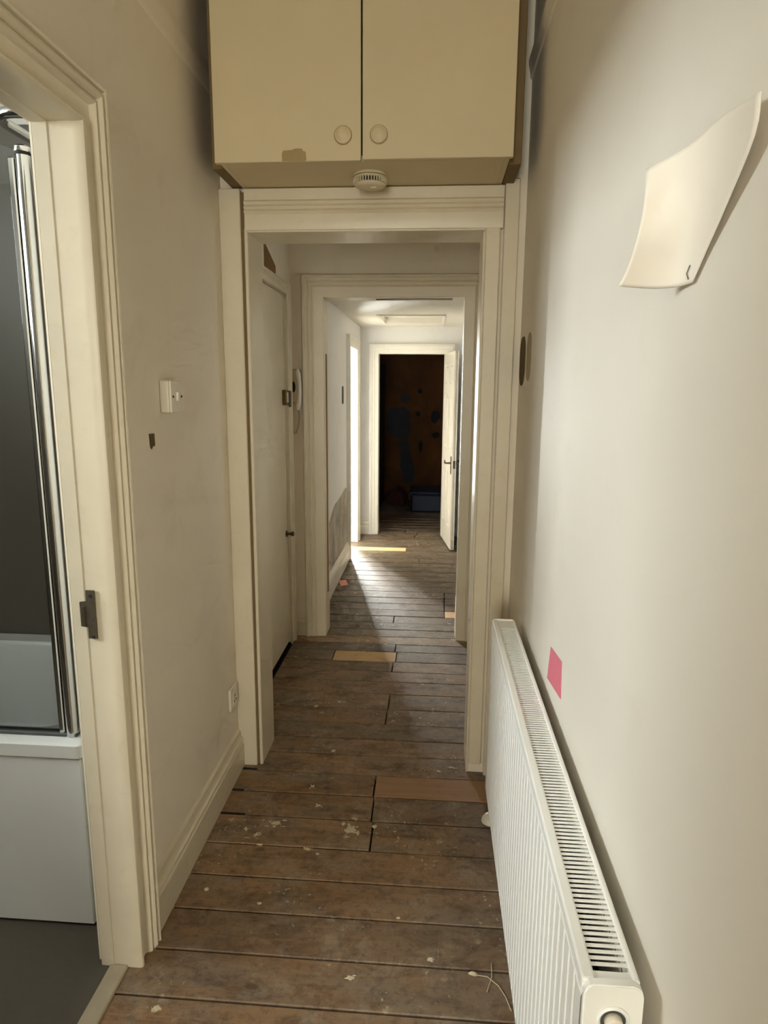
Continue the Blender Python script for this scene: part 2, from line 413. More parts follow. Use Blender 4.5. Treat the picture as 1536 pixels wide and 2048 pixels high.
# bare patches of plaster on walls, a few millimetres proud skims
def rounded(u0, u1, v0, v1, r, n=5, jitter=0.0):
    pts = []
    for cx, cy, a0 in ((u1 - r, v1 - r, 0), (u0 + r, v1 - r, 90), (u0 + r, v0 + r, 180), (u1 - r, v0 + r, 270)):
        for i in range(n + 1):
            a = math.radians(a0 + 90 * i / n)
            pts.append((cx + r * math.cos(a) + random.uniform(-jitter, jitter), cy + r * math.sin(a) + random.uniform(-jitter, jitter)))
    return pts
def wall_patch(name, pts, mapf, mat, parent, d=0.0015):
    bm = bmesh.new(); poly_prism(bm, pts, mapf, -0.004, d)
    return unoff(mesh_obj(name, bm, mat), parent)
mapR = lambda u, v, d: (XR - d, u, v)
mapL = lambda u, v, d: (XL + d, u, v)
wall_patch('bare_patch', rounded(2.195, 2.330, 1.470, 1.628, 0.055), mapR, MAT['brown_patch'], wr)
wall_patch('bare_patch', rounded(2.060, 2.160, 1.484, 1.630, 0.045), mapR, MAT['tan_patch'], wr)
wall_patch('bare_patch', [(1.662, 1.338), (1.694, 1.337), (1.695, 1.306), (1.689, 1.303), (1.684, 1.306), (1.673, 1.297), (1.665, 1.304)], mapL, MAT['brown_patch'], wl)
wall_patch('bare_patch', [(3.165, 2.125), (3.39, 2.050), (3.39, 1.975), (3.165, 2.005)], lambda u, v, d: (XM + d, u, v), MAT['wood_patch'], wml)
mapF = lambda u, v, d: (XF + d, u, v)
wall_patch('bare_patch', rounded(5.19, 5.29, 1.33, 1.47, 0.03), mapF, MAT['rad_in'], wfl)
wall_patch('scraped_patch', [(3.9, 0.15), (5.50, 0.15), (5.50, 0.62), (5.38, 0.64), (5.1, 0.615), (4.75, 0.60), (4.45, 0.50), (4.2, 0.44), (3.9, 0.40)], mapF, MAT['scraped'], wfl)
# stripped patches in the dark room
mapD = lambda u, v, d: (u, 8.62 - d, v)
def blob(cx, cy, rx, ry, n=14, j=0.18):
    return [(cx + rx * math.cos(2 * math.pi * i / n) * (1 + random.uniform(-j, j)), cy + ry * math.sin(2 * math.pi * i / n) * (1 + random.uniform(-j, j))) for i in range(n)]
MAT['greypatch'] = plain('grey_bare_plaster', (66, 64, 66), 0.9, 0, 0.2, 0.12, 12)
for pts in ([(-0.60, 1.13), (-0.56, 1.2), (-0.38, 1.22), (-0.31, 1.16), (-0.30, 0.88), (-0.36, 0.80), (-0.50, 0.83), (-0.61, 0.92)],
            [(-0.48, 0.78), (-0.33, 0.80), (-0.27, 0.55), (-0.23, 0.40), (-0.26, 0.22), (-0.37, 0.24), (-0.43, 0.45), (-0.42, 0.66)], blob(-0.37, 1.33, 0.06, 0.06)):
    wall_patch('plaster_patch', pts, mapD, MAT['greypatch'], wroom)
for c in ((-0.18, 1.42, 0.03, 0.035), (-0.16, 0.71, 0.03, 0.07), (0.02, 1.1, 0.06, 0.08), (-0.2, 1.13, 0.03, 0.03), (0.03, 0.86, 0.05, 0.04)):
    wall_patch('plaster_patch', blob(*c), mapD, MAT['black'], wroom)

# ------------------------------------------------------------------ floors
floor = tag(boxes('floor', [(XLB - 0.0, XR + 0.02, -2.32, 8.72, -0.06, -0.028), (XR + 0.02, 1.5, Y3b, 8.72, -0.06, -0.028), (XF - 0.18, XLB, 2.3, 8.72, -0.06, -0.028)],
    MAT['sub']), 'old bare timber floor running through the whole hallway', 'floor', None, 'structure')
struct('floor', [(-2.70, -0.792, -0.32, 2.22, -0.03, 0.002)], MAT['vinyl'], 'dark grey vinyl bathroom floor beyond the left doorway', 'floor')
struct('floor', [(-2.6, XF - 0.1, 4.9, 7.9, -0.03, 0.0)], MAT['tile'], 'pale floor of the sunlit side room', 'floor')

OLD = [(146, 114, 82), (134, 105, 76), (150, 117, 85), (128, 101, 74), (142, 107, 73), (154, 121, 88)]
GREYD = [(122, 104, 86), (112, 96, 80), (128, 110, 90), (116, 100, 82)]
def plank(x0, x1, y0, y1, c, dz=0.0, tilt=0.0, mat='floor'):
    g = 0.0026; e = 0.0022; zt = 0.0 + dz; zb = -0.024
    x0 += g; x1 -= g; y0 += g; y1 -= g
    L, W = (x1 - x0) / 2, (y1 - y0) / 2
    bm = bmesh.new()
    lo = [bm.verts.new((sx * L, sy * W, zb)) for sx, sy in ((-1, -1), (1, -1), (1, 1), (-1, 1))]
    mi = [bm.verts.new((sx * L, sy * W, zt - e)) for sx, sy in ((-1, -1), (1, -1), (1, 1), (-1, 1))]
    hi = [bm.verts.new((sx * (L - e * .6), sy * (W - e), zt + sy * tilt)) for sx, sy in ((-1, -1), (1, -1), (1, 1), (-1, 1))]
    bm.faces.new(lo[::-1]); bm.faces.new(hi)
    for i in range(4):
        j = (i + 1) % 4
        bm.faces.new((lo[i], lo[j], mi[j], mi[i])); bm.faces.new((mi[i], mi[j], hi[j], hi[i]))
    o = mesh_obj('floorboard', bm, MAT[mat])
    o.parent = floor; o.location = ((x0 + x1) / 2, (y0 + y1) / 2, 0)
    o.rotation_euler.z = random.uniform(-0.0015, 0.0015)
    o.color = lin(c)
    return o
seams = [1.311, 1.448, 1.587, 1.722, 1.862, 2.010, 2.147, 2.282, 2.42, 2.545, 2.67, 2.815, 2.965, 3.10, 3.22, 3.352, 3.486, 3.60,
         3.716, 3.83, 3.945, 4.075, 4.20, 4.33, 4.46, 4.60, 4.735, 4.87, 5.005, 5.14, 5.275, 5.41, 5.545, 5.68, 5.82, 5.945, 6.08, 6.215, 6.35, 6.49, 6.62]
s = 1.311; pre = []
while s > -2.1:
    s -= 0.1375; pre.append(s)
s = 6.62; post = []
while s < 8.5:
    s += 0.14; post.append(s)
rows = sorted(pre) + seams + post
JOINT = {1.862: -0.176, 2.010: -0.185, 2.147: -0.190, 2.67: -0.185, 2.815: -0.182, 3.22: -0.19, 3.352: -0.178, 3.486: -0.19, 3.945: -0.227,
         4.075: 0.098, 4.20: 0.100, 4.33: 0.100, 4.46: 0.102, 5.41: -0.1, 5.82: -0.226}
for a, b in zip(rows, rows[1:]):
    xl, xr = (-0.79, XR + 0.0) if a < Y2b else ((XF - 0.09, XFR + 0.02) if a < 6.6 else (XF - 0.07, 1.38))
    pal = OLD if a < 3.3 else GREYD
    js = [JOINT[a]] if a in JOINT else ([random.uniform(-0.4, 0.05)] if random.random() < 0.18 and a > 4.6 else [])
    xs = [xl] + js + [xr]
    if a == 3.352: xs = [xl, -0.526, -0.178, xr]
    for i, (p, q) in enumerate(zip(xs, xs[1:])):
        c = random.choice(pal)
        if a == 2.147 and i == 1: c = (158, 122, 90)
        if a == 3.352 and i == 1: c = (206, 172, 120)
        if a == 4.075 and i == 1: c = (230, 192, 156)
        if a == 5.82 and i == 0: c = (232, 206, 160)
        if a == 3.60: c = (180, 148, 110)
        new = (a, i) in ((2.147, 1), (3.352, 1), (4.075, 1), (5.82, 0))
        plank(p, q, a, b, c, random.uniform(-0.0012, 0.0012), random.uniform(-0.0006, 0.0006), 'newboard' if new else 'floor')

# dark notches in the boards along the left skirting, plaster splashes on the floor
def splat(cx, cy, rx, ry, h=0.0016, n=22):
    bm = bmesh.new()
    parts = [(0.0, 0.0, rx, ry)]
    if rx > 0.009:
        parts = [(0.0, 0.0, rx * 0.8, ry * 0.8)] + [(random.uniform(-1.1, 1.1) * rx, random.uniform(-1.1, 1.1) * ry, rx * random.uniform(0.15, 0.5), ry * random.uniform(0.15, 0.5)) for _ in range(5)]
    for ox, oy, ax, ay in parts:
        base = [bm.verts.new((x, y, -0.001)) for x, y in blob(ox, oy, ax, ay, n, 0.34)]
        top = [bm.verts.new((ox + (v.co.x - ox) * 0.75, oy + (v.co.y - oy) * 0.75, h * random.uniform(0.5, 1))) for v in base]
        c = bm.verts.new((ox, oy, h))
        for i in range(n):
            j = (i + 1) % n
            bm.faces.new((base[i], base[j], top[j], top[i])); bm.faces.new((top[i], top[j], c))
    o = mesh_obj('plaster_splash', bm, MAT['plaster']); o.parent = floor; o.location = (cx, cy, 0.0)
for a in ((-0.249, 1.957, 0.030, 0.032), (-0.556, 1.907, 0.025, 0.018), (-0.505, 1.972, 0.026, 0.016), (-0.60, 1.935, 0.012, 0.010), (-0.535, 1.865, 0.012, 0.007),
          (-0.42, 2.19, 0.010, 0.012), (-0.375, 1.855, 0.014, 0.010), (-0.34, 1.835, 0.007, 0.007), (-0.47, 1.62, 0.007, 0.006), (-0.64, 1.66, 0.008, 0.008),
          (-0.17, 1.985, 0.008, 0.01), (-0.07, 1.60, 0.006, 0.005), (-0.38, 2.08, 0.012, 0.007), (-0.63, 1.28, 0.012, 0.012),
          (-0.18, 1.40, 0.012, 0.008), (0.02, 1.47, 0.010, 0.008), (-0.38, 2.44, 0.009, 0.012), (0.10, 2.36, 0.02, 0.006), (0.05, 2.33, 0.012, 0.006)):
    splat(*a)

for y, x1 in ((2.010, -0.625), (2.147, -0.668), (2.284, -0.655)):
    k = boxes('board_notch', [(-0.712, x1, y - 0.006, y + 0.005, -0.01, 0.0018)], MAT['sub']); k.parent = floor
# threshold strip at the bathroom door
bm = bmesh.new(); box(bm, -0.795, -0.748, 0.62, 1.385, -0.004, 0.008, 0.003)
tag(mesh_obj('trim_1', bm, MAT['threshold']), 'flat pale threshold strip at the bathroom doorway', 'trim', None, 'structure')

# ------------------------------------------------------------------ architraves
ARCH = [(-0.004, 0.0), (-0.004, 0.018), (0.000, 0.024), (0.008, 0.025), (0.014, 0.020), (0.022, 0.013), (0.050, 0.012), (0.058, 0.015), (0.061, 0.024), (0.067, 0.028), (0.073, 0.027),
        (0.076, 0.021), (0.079, 0.021), (0.082, 0.029), (0.090, 0.034), (0.098, 0.033), (0.101, 0.027), (0.105, 0.027), (0.107, 0.034), (0.113, 0.036), (0.118, 0.030), (0.118, 0.0)]
def arch_obj(name, label, prof, u0, u1, zt, mapf, mat, **kw):
    bm = bmesh.new(); casing(bm, prof, u0, u1, zt, mapf, **kw)
    o = mesh_obj(name, bm, mat, smooth=True)
    return tag(o, label, 'trim', None, 'structure')
arch_obj('trim_2', 'moulded cream architrave around the bathroom doorway', [(w * 0.76, d) for w, d in ARCH], 0.62, 1.388, 1.982, mapL, MAT['trim'], zb=-0.01)
# lining and stop of the bathroom doorway
lining = tag(boxes('trim_3', [(-0.818, XL + 0.012, 1.385, 1.41, -0.005, 1.985), (-0.818, XL + 0.012, 0.59, 0.62, -0.005, 1.985), (-0.818, XL + 0.012, 0.60, 1.40, 1.980, 1.995),
    (-0.818, -0.784, 1.3835, 1.386, 0, 1.981), (-0.818, -0.784, 0.62, 1.386, 1.9785, 1.981)], MAT['trim'], None, 0.002), 'cream timber lining and door stop of bathroom doorway', 'trim', None, 'structure')

# first doorway, under the cupboard: wide flat boards with a groove, then the narrow frame
mapY1 = lambda u, v, d: (u, Y1a - d, v)
bm = bmesh.new()
box(bm, XL, -0.662, 2.312, Y1a, -0.01, 2.11, 0.003)
box(bm, -0.652, -0.640, 2.316, Y1b + 0.005, 0.0, 1.985, 0.003)
t4 = tag(mesh_obj('trim_4', bm, MAT['trim']), 'cream timber jamb left of the first doorway', 'trim', None, 'structure')
MAT['rawwood'] = plain('raw_brown_timber', (128, 106, 72), 0.75, 0, 0.3, 0.12, 30)
k = boxes('groove_strip', [(-0.662, -0.651, 2.322, 2.341, 0.0, 2.10)], MAT['rawwood']); k.parent = t4
bm = bmesh.new()
box(bm, 0.158, 0.208, 2.316, Y1a, 0.045, 1.985, 0.004)
box(bm, 0.152, 0.160, 2.335, Y1b + 0.005, 0.0, 1.985, 0.002)
box(bm, 0.218, 0.266, 2.318, Y1a, -0.01, 2.13, 0.003)
tag(mesh_obj('trim_5', bm, MAT['trim']), 'cream timber jamb right of the first doorway', 'trim', None, 'structure')
bm = bmesh.new()
headp = [(0, 1.978), (0.026, 1.978), (0.028, 1.984), (0.026, 2.028), (0.030, 2.031), (0.034, 2.036), (0.030, 2.041), (0.027, 2.043), (0.032, 2.047), (0.034, 2.051), (0.030, 2.055),
         (0.027, 2.057), (0.032, 2.061), (0.034, 2.066), (0.030, 2.070), (0.026, 2.073), (0.026, 2.108), (0, 2.108)]
extrude_profile(bm, headp, lambda a, d, z: (a, Y1a - d, z), -0.648, 0.214)
box(bm, -0.645, 0.158, Y1a - 0.02, Y1b + 0.005, 1.972, 1.986, 0.002)
tag(mesh_obj('trim_6', bm, MAT['trim'], smooth=True), 'reeded cream head board above the first doorway', 'trim', None, 'structure')
# bare strip down the jamb edges
ARCH2 = [(-0.003, 0.0), (-0.003, 0.018), (0.048, 0.020), (0.053, 0.026), (0.060, 0.022), (0.070, 0.022), (0.076, 0.030), (0.083, 0.026), (0.092, 0.027), (0.099, 0.036), (0.108, 0.036), (0.114, 0.028), (0.114, 0.0)]
mapY2 = lambda u, v, d: (u, Y2a - d, v)
def lining2(name, x0, x1, zt, ya, yb, mat, label):
    return tag(boxes(name, [(x0 - 0.012, x0 + 0.006, ya - 0.012, yb + 0.006, 0, zt), (x1 - 0.006, x1 + 0.012, ya - 0.012, yb + 0.006, 0, zt), (x0 - 0.01, x1 + 0.01, ya - 0.012, yb + 0.006, zt - 0.006, zt + 0.012)], mat, None, 0.002), label, 'trim', None, 'structure')
arch_obj('trim_7', 'moulded cream architrave of the second doorway', ARCH2, -0.618, 0.160, 1.945, mapY2, MAT['trim'], zb=-0.01)
l2 = lining2('trim_8', -0.618, 0.160, 1.945, Y2a, Y2b, MAT['trim'], 'cream jamb lining of the second doorway')
for x in (-0.6115, 0.1535):
    wall_patch('bare_strip', [(3.755, 0.25), (3.79, 0.25), (3.79, 1.64), (3.755, 1.645)], (lambda u, v, d, x=x: (x + (d if x < 0 else -d), u, v)), MAT['wood_patch'], l2)
wall_patch('bare_strip', [(-0.33, 3.75), (0.09, 3.75), (0.09, 3.80), (-0.33, 3.80)], lambda u, v, d: (u, v, 1.9385 - d), MAT['brown_patch'], l2)
ARCH3 = [(-0.003, 0.0), (-0.003, 0.016), (0.030, 0.018), (0.034, 0.024), (0.050, 0.024), (0.056, 0.030), (0.070, 0.034), (0.085, 0.030), (0.088, 0.022), (0.088, 0.0)]
mapY3 = lambda u, v, d: (u, Y3a - d, v)
arch_obj('trim_9', 'bright white architrave of the dark far doorway', ARCH3, -0.545, 0.105, 1.787, mapY3, MAT['trim_white'], zb=-0.01)
lining2('trim_10', -0.545, 0.105, 1.787, Y3a, Y3b, MAT['trim_white'], 'white jamb lining of the dark far doorway')
arch_obj('trim_11', 'white architrave of the sunlit side doorway', ARCH3, 5.56, 6.14, 1.80, mapF, MAT['trim_white'], zb=-0.01)
mapM = lambda u, v, d: (XM + d, u, v)
arch_obj('trim_12', 'moulded cream architrave of the closed lobby door', [(w * 0.46, d * 0.7) for w, d in ARCH2], 2.86, 3.575, 1.945, mapM, MAT['trim'], zb=-0.01)

# picture rails
RAIL = [(0, 0), (0.010, 0.004), (0.014, 0.022), (0.022, 0.040), (0.024, 0.055), (0.018, 0.066), (0.008, 0.074), (0, 0.092)]
bm = bmesh.new(); extrude_profile(bm, RAIL, lambda a, d, z: (XR - d * 0.55, a, 2.425 + z), -2.2, Y1a)
tag(mesh_obj('trim_13', bm, MAT['wall'], smooth=True), 'painted picture rail high on the right hall wall', 'trim', None, 'structure')
bm = bmesh.new(); extrude_profile(bm, RAIL, lambda a, d, z: (XL + d * 0.22, a, 2.375 + z), -2.2, Y1a)
tag(mesh_obj('trim_14', bm, MAT['wall_warm'], smooth=True), 'painted picture rail high on the left hall wall', 'trim', None, 'structure')

# skirting boards
SKIRT = [(0, -0.01), (0.024, -0.01), (0.024, 0.100), (0.019, 0.103), (0.018, 0.108), (0.023, 0.112), (0.023, 0.118), (0.016, 0.121), (0.013, 0.128), (0.012, 0.138), (0.010, 0.148), (0, 0.152)]
def skirt(name, label, mapf, a, b, mat):
    bm = bmesh.new(); extrude_profile(bm, SKIRT, mapf, a, b)
    return tag(mesh_obj(name, bm, mat, smooth=True), label, 'skirting board', None, 'structure')
skirt('baseboard_left', 'moulded cream skirting board between bathroom and first doorway', lambda a, d, z: (XL + d, a, z), 1.478, 2.312, MAT['trim'])
skirt('baseboard_near_left', 'cream skirting board left of the camera', lambda a, d, z: (XL + d, a, z), -2.2, 0.50, MAT['trim'])
skirt('baseboard_right', 'cream skirting board behind the radiator', lambda a, d, z: (XR - d, a, z), -2.2, 2.316, MAT['trim'])
skirt('baseboard_passage_left', 'scuffed white skirting along the far passage left wall', lambda a, d, z: (XF + d, a, z * 1.05), Y2b + 0.005, 5.475, MAT['trim_white'])
skirt('baseboard_far', 'white skirting stub beside the far doorway', lambda a, d, z: (a, Y3a - d, z * 0.9), XF, -0.634, MAT['trim_white'])
skirt('baseboard_lobby', 'cream skirting stub beside the second doorway', lambda a, d, z: (a, Y2a - d, z * 0.7), XM, -0.733, MAT['trim'])

# ------------------------------------------------------------------ glazed front door behind the camera, bathroom window, side room window
def glazed(name, label, cat, fr, panes, mat):
    e = empty(name, (fr[0][0], fr[0][2], max(0, fr[0][4])), label, cat, 'structure')
    bm = bmesh.new()
    for b in fr: box(bm, *b, bev=0.003)
    unoff(mesh_obj('frame', bm, mat), e)
    for p in panes: unoff(boxes('pane', [p], MAT['glass']), e)
    return e
glazed('door_1', 'glazed front door behind the camera', 'door',
    [(XL, -0.68, -2.29, -2.24, 0.0, 2.30), (-0.02, 0.03, -2.29, -2.24, 0.0, 2.30), (-0.68, -0.02, -2.29, -2.24, 0.0, 0.72), (-0.68, -0.02, -2.29, -2.24, 2.24, 2.30), (-0.68, -0.02, -2.29, -2.24, 1.98, 2.04)],
    [(-0.68, -0.02, -2.268, -2.262, 0.72, 1.98), (-0.68, -0.02, -2.268, -2.262, 2.04, 2.24)], MAT['trim_white'])
glazed('window_1', 'white framed bathroom window above the bath end', 'window',
    [(-2.79, -2.73, 0.02, 0.06, 1.66, 2.38), (-2.79, -2.73, 1.24, 1.28, 1.66, 2.38), (-2.79, -2.73, 0.06, 1.24, 1.66, 1.70), (-2.79, -2.73, 0.06, 1.24, 2.34, 2.38)],
    [(-2.763, -2.757, 0.06, 1.24, 1.70, 2.34)], MAT['trim_white'])
glazed('window_2', 'tall sunlit glazed doors seen through the side doorway', 'window',
    [(-2.42, -2.36, 7.92, 7.98, 0, 2.15), (-0.88, -0.82, 7.92, 7.98, 0, 2.15), (-2.36, -0.88, 7.92, 7.98, 0, 0.06), (-2.36, -0.88, 7.92, 7.98, 2.09, 2.15), (-1.65, -1.59, 7.92, 7.98, 0.06, 2.09)],
    [(-2.36, -1.65, 7.947, 7.953, 0.06, 2.09), (-1.59, -0.88, 7.947, 7.953, 0.06, 2.09)], MAT['trim_white'])

glazed('added_window_3', 'added unseen window on the right of the lobby', 'window',  # added out of view to let fill light into the lobby
    [(0.34, 0.39, 2.75, 2.80, 0.90, 2.0), (0.34, 0.39, 3.15, 3.20, 0.90, 2.0), (0.34, 0.39, 2.80, 3.15, 0.90, 0.95), (0.34, 0.39, 2.80, 3.15, 1.95, 2.0)],
    [(0.362, 0.368, 2.80, 3.15, 0.95, 1.95)], MAT['trim_white'])

# ------------------------------------------------------------------ overhead cupboard
cb = empty('storage_cupboard', (-0.224, 2.20, 2.11), 'cream overhead cupboard with two flat doors above the first doorway', 'cupboard')
unoff(boxes('carcass', [(-0.652, -0.636, 2.078, 2.335, 2.112, 2.79), (0.188, 0.204, 2.078, 2.335, 2.112, 2.79), (-0.636, 0.188, 2.078, 2.335, 2.112, 2.128), (-0.636, 0.188, 2.078, 2.335, 2.774, 2.79), (-0.636, 0.188, 2.323, 2.335, 2.128, 2.774)], MAT['cupboard'], None, 0.001), cb)
unoff(boxes('shade_fillet', [(0.206, 0.244, 2.13, 2.335, 2.114, 2.79)], MAT['rawwood'], None, 0.002), cb)  # brown side strip; its dark timber tone also stands in for shade
unoff(boxes('shade_fillet', [(-0.692, -0.654, 2.13, 2.335, 2.114, 2.79)], MAT['rawwood'], None, 0.002), cb)  # added left block, dark timber colour in place of the shaded gap
unoff(boxes('gap_shade_strip', [(-0.236, -0.212, 2.0765, 2.10, 2.128, 2.774)], MAT['dark']), cb)  # near-black strip added so the gap between the doors looks shaded
def cup_door(x0, x1, z0, kx):
    d = boxes('door', [(x0, x1, 2.056, 2.075, z0, 2.785)], MAT['cupboard'], None, 0.0015); unoff(d, cb)
    bm = bmesh.new()
    lathe(bm, [(0.0, 0.0), (0.021, 0.0), (0.0235, 0.003), (0.0235, 0.006), (0.020, 0.008), (0.0185, 0.0085), (0.018, 0.007), (0.016, 0.008), (0.008, 0.011), (0, 0.0115)], (0, -1, 0), (kx, 2.0565, 2.176), 28)
    k = mesh_obj('knob', bm, MAT['cupboard'], smooth=True); k.parent = d
    bm = bmesh.new()
    lathe(bm, [(0.0235, 0.0), (0.0265, 0.0), (0.0265, 0.0012), (0.0235, 0.0012)], (0, -1, 0), (kx, 2.0562, 2.176), 28)
    k = mesh_obj('dirt_ring', bm, MAT['chip']); k.parent = d
    return d
dl = cup_door(-0.660, -0.2265, 2.108, -0.278)
dr = cup_door(-0.2215, 0.212, 2.111, -0.174)
bm = bmesh.new()
poly_prism(bm, [(-0.458, 2.109), (-0.459, 2.128), (-0.455, 2.138), (-0.43, 2.139), (-0.421, 2.143), (-0.400, 2.143), (-0.395, 2.136), (-0.388, 2.134), (-0.386, 2.112), (-0.390, 2.109)],
           lambda u, v, d: (u, 2.056 - d, v), -0.002, 0.0006)
k = mesh_obj('paint_chip', bm, MAT['chip']); k.parent = dl

# smoke alarm under the cupboard
sa = empty('smoke_alarm', (-0.213, 2.198, 2.1115), 'round white smoke alarm under the overhead cupboard', 'smoke alarm')
bm = bmesh.new(); lathe(bm, [(0, 0), (0.052, 0), (0.054, 0.004), (0.054, 0.008), (0, 0.008)], (0, 0, -1), (0, 0, 0), 40); mesh_obj('base', bm, MAT['plastic_old'], sa, True)
bm = bmesh.new(); lathe(bm, [(0, 0.009), (0.050, 0.009), (0.0525, 0.012), (0.0525, 0.015), (0.047, 0.016), (0.047, 0.028), (0.049, 0.030), (0.046, 0.035), (0.036, 0.040), (0, 0.043)], (0, 0, -1), (0, 0, 0), 40)
cov = mesh_obj('cover', bm, MAT['plastic_old'], sa, True)
bm = bmesh.new(); box(bm, -0.0016, 0.0016, -0.003, 0.003, -0.007, 0.007, 0.0006); finm = mesh_obj('vent_fin', bm, MAT['plastic_old'], cov)
bm = bmesh.new(); lathe(bm, [(0.0471, 0.0165), (0.0474, 0.0165), (0.0474, 0.0278), (0.0471, 0.0278)], (0, 0, -1), (0, 0, 0), 40); mesh_obj('vent_gap', bm, MAT['dark'], cov)
for i in range(36):
    a = 2 * math.pi * i / 36
    o = finm if i == 0 else finm.copy()
    if i: COL.objects.link(o)
    o.parent = cov; o.location = (0.0495 * math.sin(a), 0.0495 * math.cos(a), -0.022); o.rotation_euler = (0, 0, -a)
bm = bmesh.new(); lathe(bm, [(0, 0.040), (0.010, 0.040), (0.010, 0.045), (0, 0.046)], (0, 0, -1), (0.012, -0.012, 0), 20); mesh_obj('test_button', bm, MAT['plastic_old'], sa, True)

# ------------------------------------------------------------------ bathroom
bt = empty('bathtub', (-1.65, 1.85, 0), 'white bath with flat front panel seen through left doorway', 'bathtub')
unoff(boxes('panel', [(-2.55, -0.895, 1.495, 1.510, 0.012, 0.508)], MAT['bath'], None, 0.003), bt)
bm = bmesh.new()
def loopv(x0, x1, y0, y1, z, r, n=5):
    return [bm.verts.new((u, v, z)) for u, v in rounded(x0, x1, y0, y1, r, n)]
ls = [loopv(-2.56, -0.885, 1.488, 2.215, 0.512, 0.02), loopv(-2.56, -0.885, 1.488, 2.215, 0.546, 0.02), loopv(-2.555, -0.890, 1.495, 2.21, 0.552, 0.02),
      loopv(-2.49, -0.96, 1.565, 2.145, 0.552, 0.10), loopv(-2.48, -0.97, 1.575, 2.135, 0.540, 0.10), loopv(-2.38, -1.05, 1.63, 2.08, 0.18, 0.14), loopv(-2.30, -1.12, 1.68, 2.03, 0.14, 0.14)]
for A, B in zip(ls, ls[1:]):
    n = len(A)
    for i in range(n): bm.faces.new((A[i], A[(i + 1) % n], B[(i + 1) % n], B[i]))
bm.faces.new(ls[-1])
unoff(mesh_obj('tub', bm, MAT['bath'], smooth=True), bt)
unoff(boxes('plinth', [(-2.55, -0.90, 1.515, 1.53, 0.0, 0.50)], MAT['dark']), bt)

ss = empty('shower_screen', (-1.3, 1.53, 0.552), 'glass shower screen with chrome corner post on the bath', 'shower screen')
bm = bmesh.new()
pts = [(-1.70, 0.558), (-0.945, 0.558), (-0.945, 1.965)] + [(-0.945 - 0.20 * (1 - math.cos(math.radians(a))), 1.965 + 0.045 * math.sin(math.radians(a))) for a in range(0, 91, 15)] + [(-1.70, 2.01)]
poly_prism(bm, pts, lambda u, v, d: (u, 1.535 + d, v), -0.003, 0.003)
unoff(mesh_obj('glass', bm, MAT['screen']), ss)
bm = bmesh.new(); tube(bm, [(-0.932, 1.535, 0.553), (-0.932, 1.535, 1.965)], 0.0165, 20)
unoff(mesh_obj('post', bm, MAT['chrome'], smooth=True), ss)
bm = bmesh.new(); box(bm, -0.965, -0.950, 1.525, 1.545, 0.555, 1.962, 0.003); unoff(mesh_obj('edge_channel', bm, MAT['chrome']), ss)
bm = bmesh.new(); lathe(bm, [(0, 0), (0.0175, 0), (0.0185, 0.003), (0.0185, 0.010), (0.014, 0.014), (0, 0.014)], (0, 0, 1), (-0.932, 1.535, 1.972), 20); unoff(mesh_obj('post_cap', bm, MAT['chrome'], smooth=True), ss)
bm = bmesh.new(); box(bm, -1.70, -0.915, 1.522, 1.548, 0.5525, 0.562, 0.002); unoff(mesh_obj('seal', bm, MAT['rad_grey']), ss)
bm = bmesh.new(); lathe(bm, [(0, 0), (0.0168, 0), (0.0168, 0.006), (0, 0.006)], (0, 0, 1), (-0.932, 1.535, 1.9655), 20); unoff(mesh_obj('post_gasket', bm, MAT['dark'], smooth=True), ss)

cr = empty('shower_rail', (-0.86, 1.62, 2.07), 'chrome shower curtain rail bending across top of bathroom doorway', 'shower rail')
bm = bmesh.new()
pth = [(-0.834, 1.55, 2.058)] + [(-0.955 - 0.06 * math.sin(math.radians(a)), 1.55 + 0.06 * (1 - math.cos(math.radians(a))), 2.062) for a in range(0, 91, 15)] + [(-1.015, 1.9, 2.062), (-1.015, 2.22, 2.062)]
tube(bm, pth, 0.0125, 14); unoff(mesh_obj('tube', bm, MAT['chrome'], smooth=True), cr)
bm = bmesh.new(); lathe(bm, [(0, 0), (0.03, 0), (0.03, 0.004), (0.018, 0.012), (0, 0.012)], (-1, 0, 0), (-0.8325, 1.55, 2.058), 24); unoff(mesh_obj('wall_flange', bm, MAT['chrome'], smooth=True), cr)

struct('trim_15', [(-2.70, XLB, 2.208, 2.22, 2.28, 2.45)], MAT['ceiling'], 'white band at the top of the grey bathroom wall', 'trim')
# strike plate on the bathroom jamb (face y = 1.405)
sp = empty('strike_plate', (-0.782, 1.380, 0.94), 'worn steel strike plate on the bathroom door jamb', 'strike plate')
bm = bmesh.new()
poly_prism(bm, [(-0.780, 1.003), (-0.760, 1.003), (-0.760, 0.888), (-0.780, 0.888), (-0.780, 0.915), (-0.796, 0.917), (-0.796, 0.975), (-0.780, 0.977)], lambda u, v, d: (u, 1.3805 - d, v), -0.002, 0.0015)
unoff(mesh_obj('plate', bm, MAT['steel']), sp)
for z in (0.990, 0.892):
    bm = bmesh.new(); lathe(bm, [(0, 0.0015), (0.0042, 0.0015), (0.0036, 0.003), (0, 0.003)], (0, -1, 0), (-0.769, 1.3805, z), 14); unoff(mesh_obj('screw', bm, MAT['dark'], smooth=True), sp)
bm = bmesh.new(); box(bm, -0.791, -0.784, 1.376, 1.3795, 0.918, 0.966, 0.001); unoff(mesh_obj('latch_hole', bm, MAT['bronze']), sp)

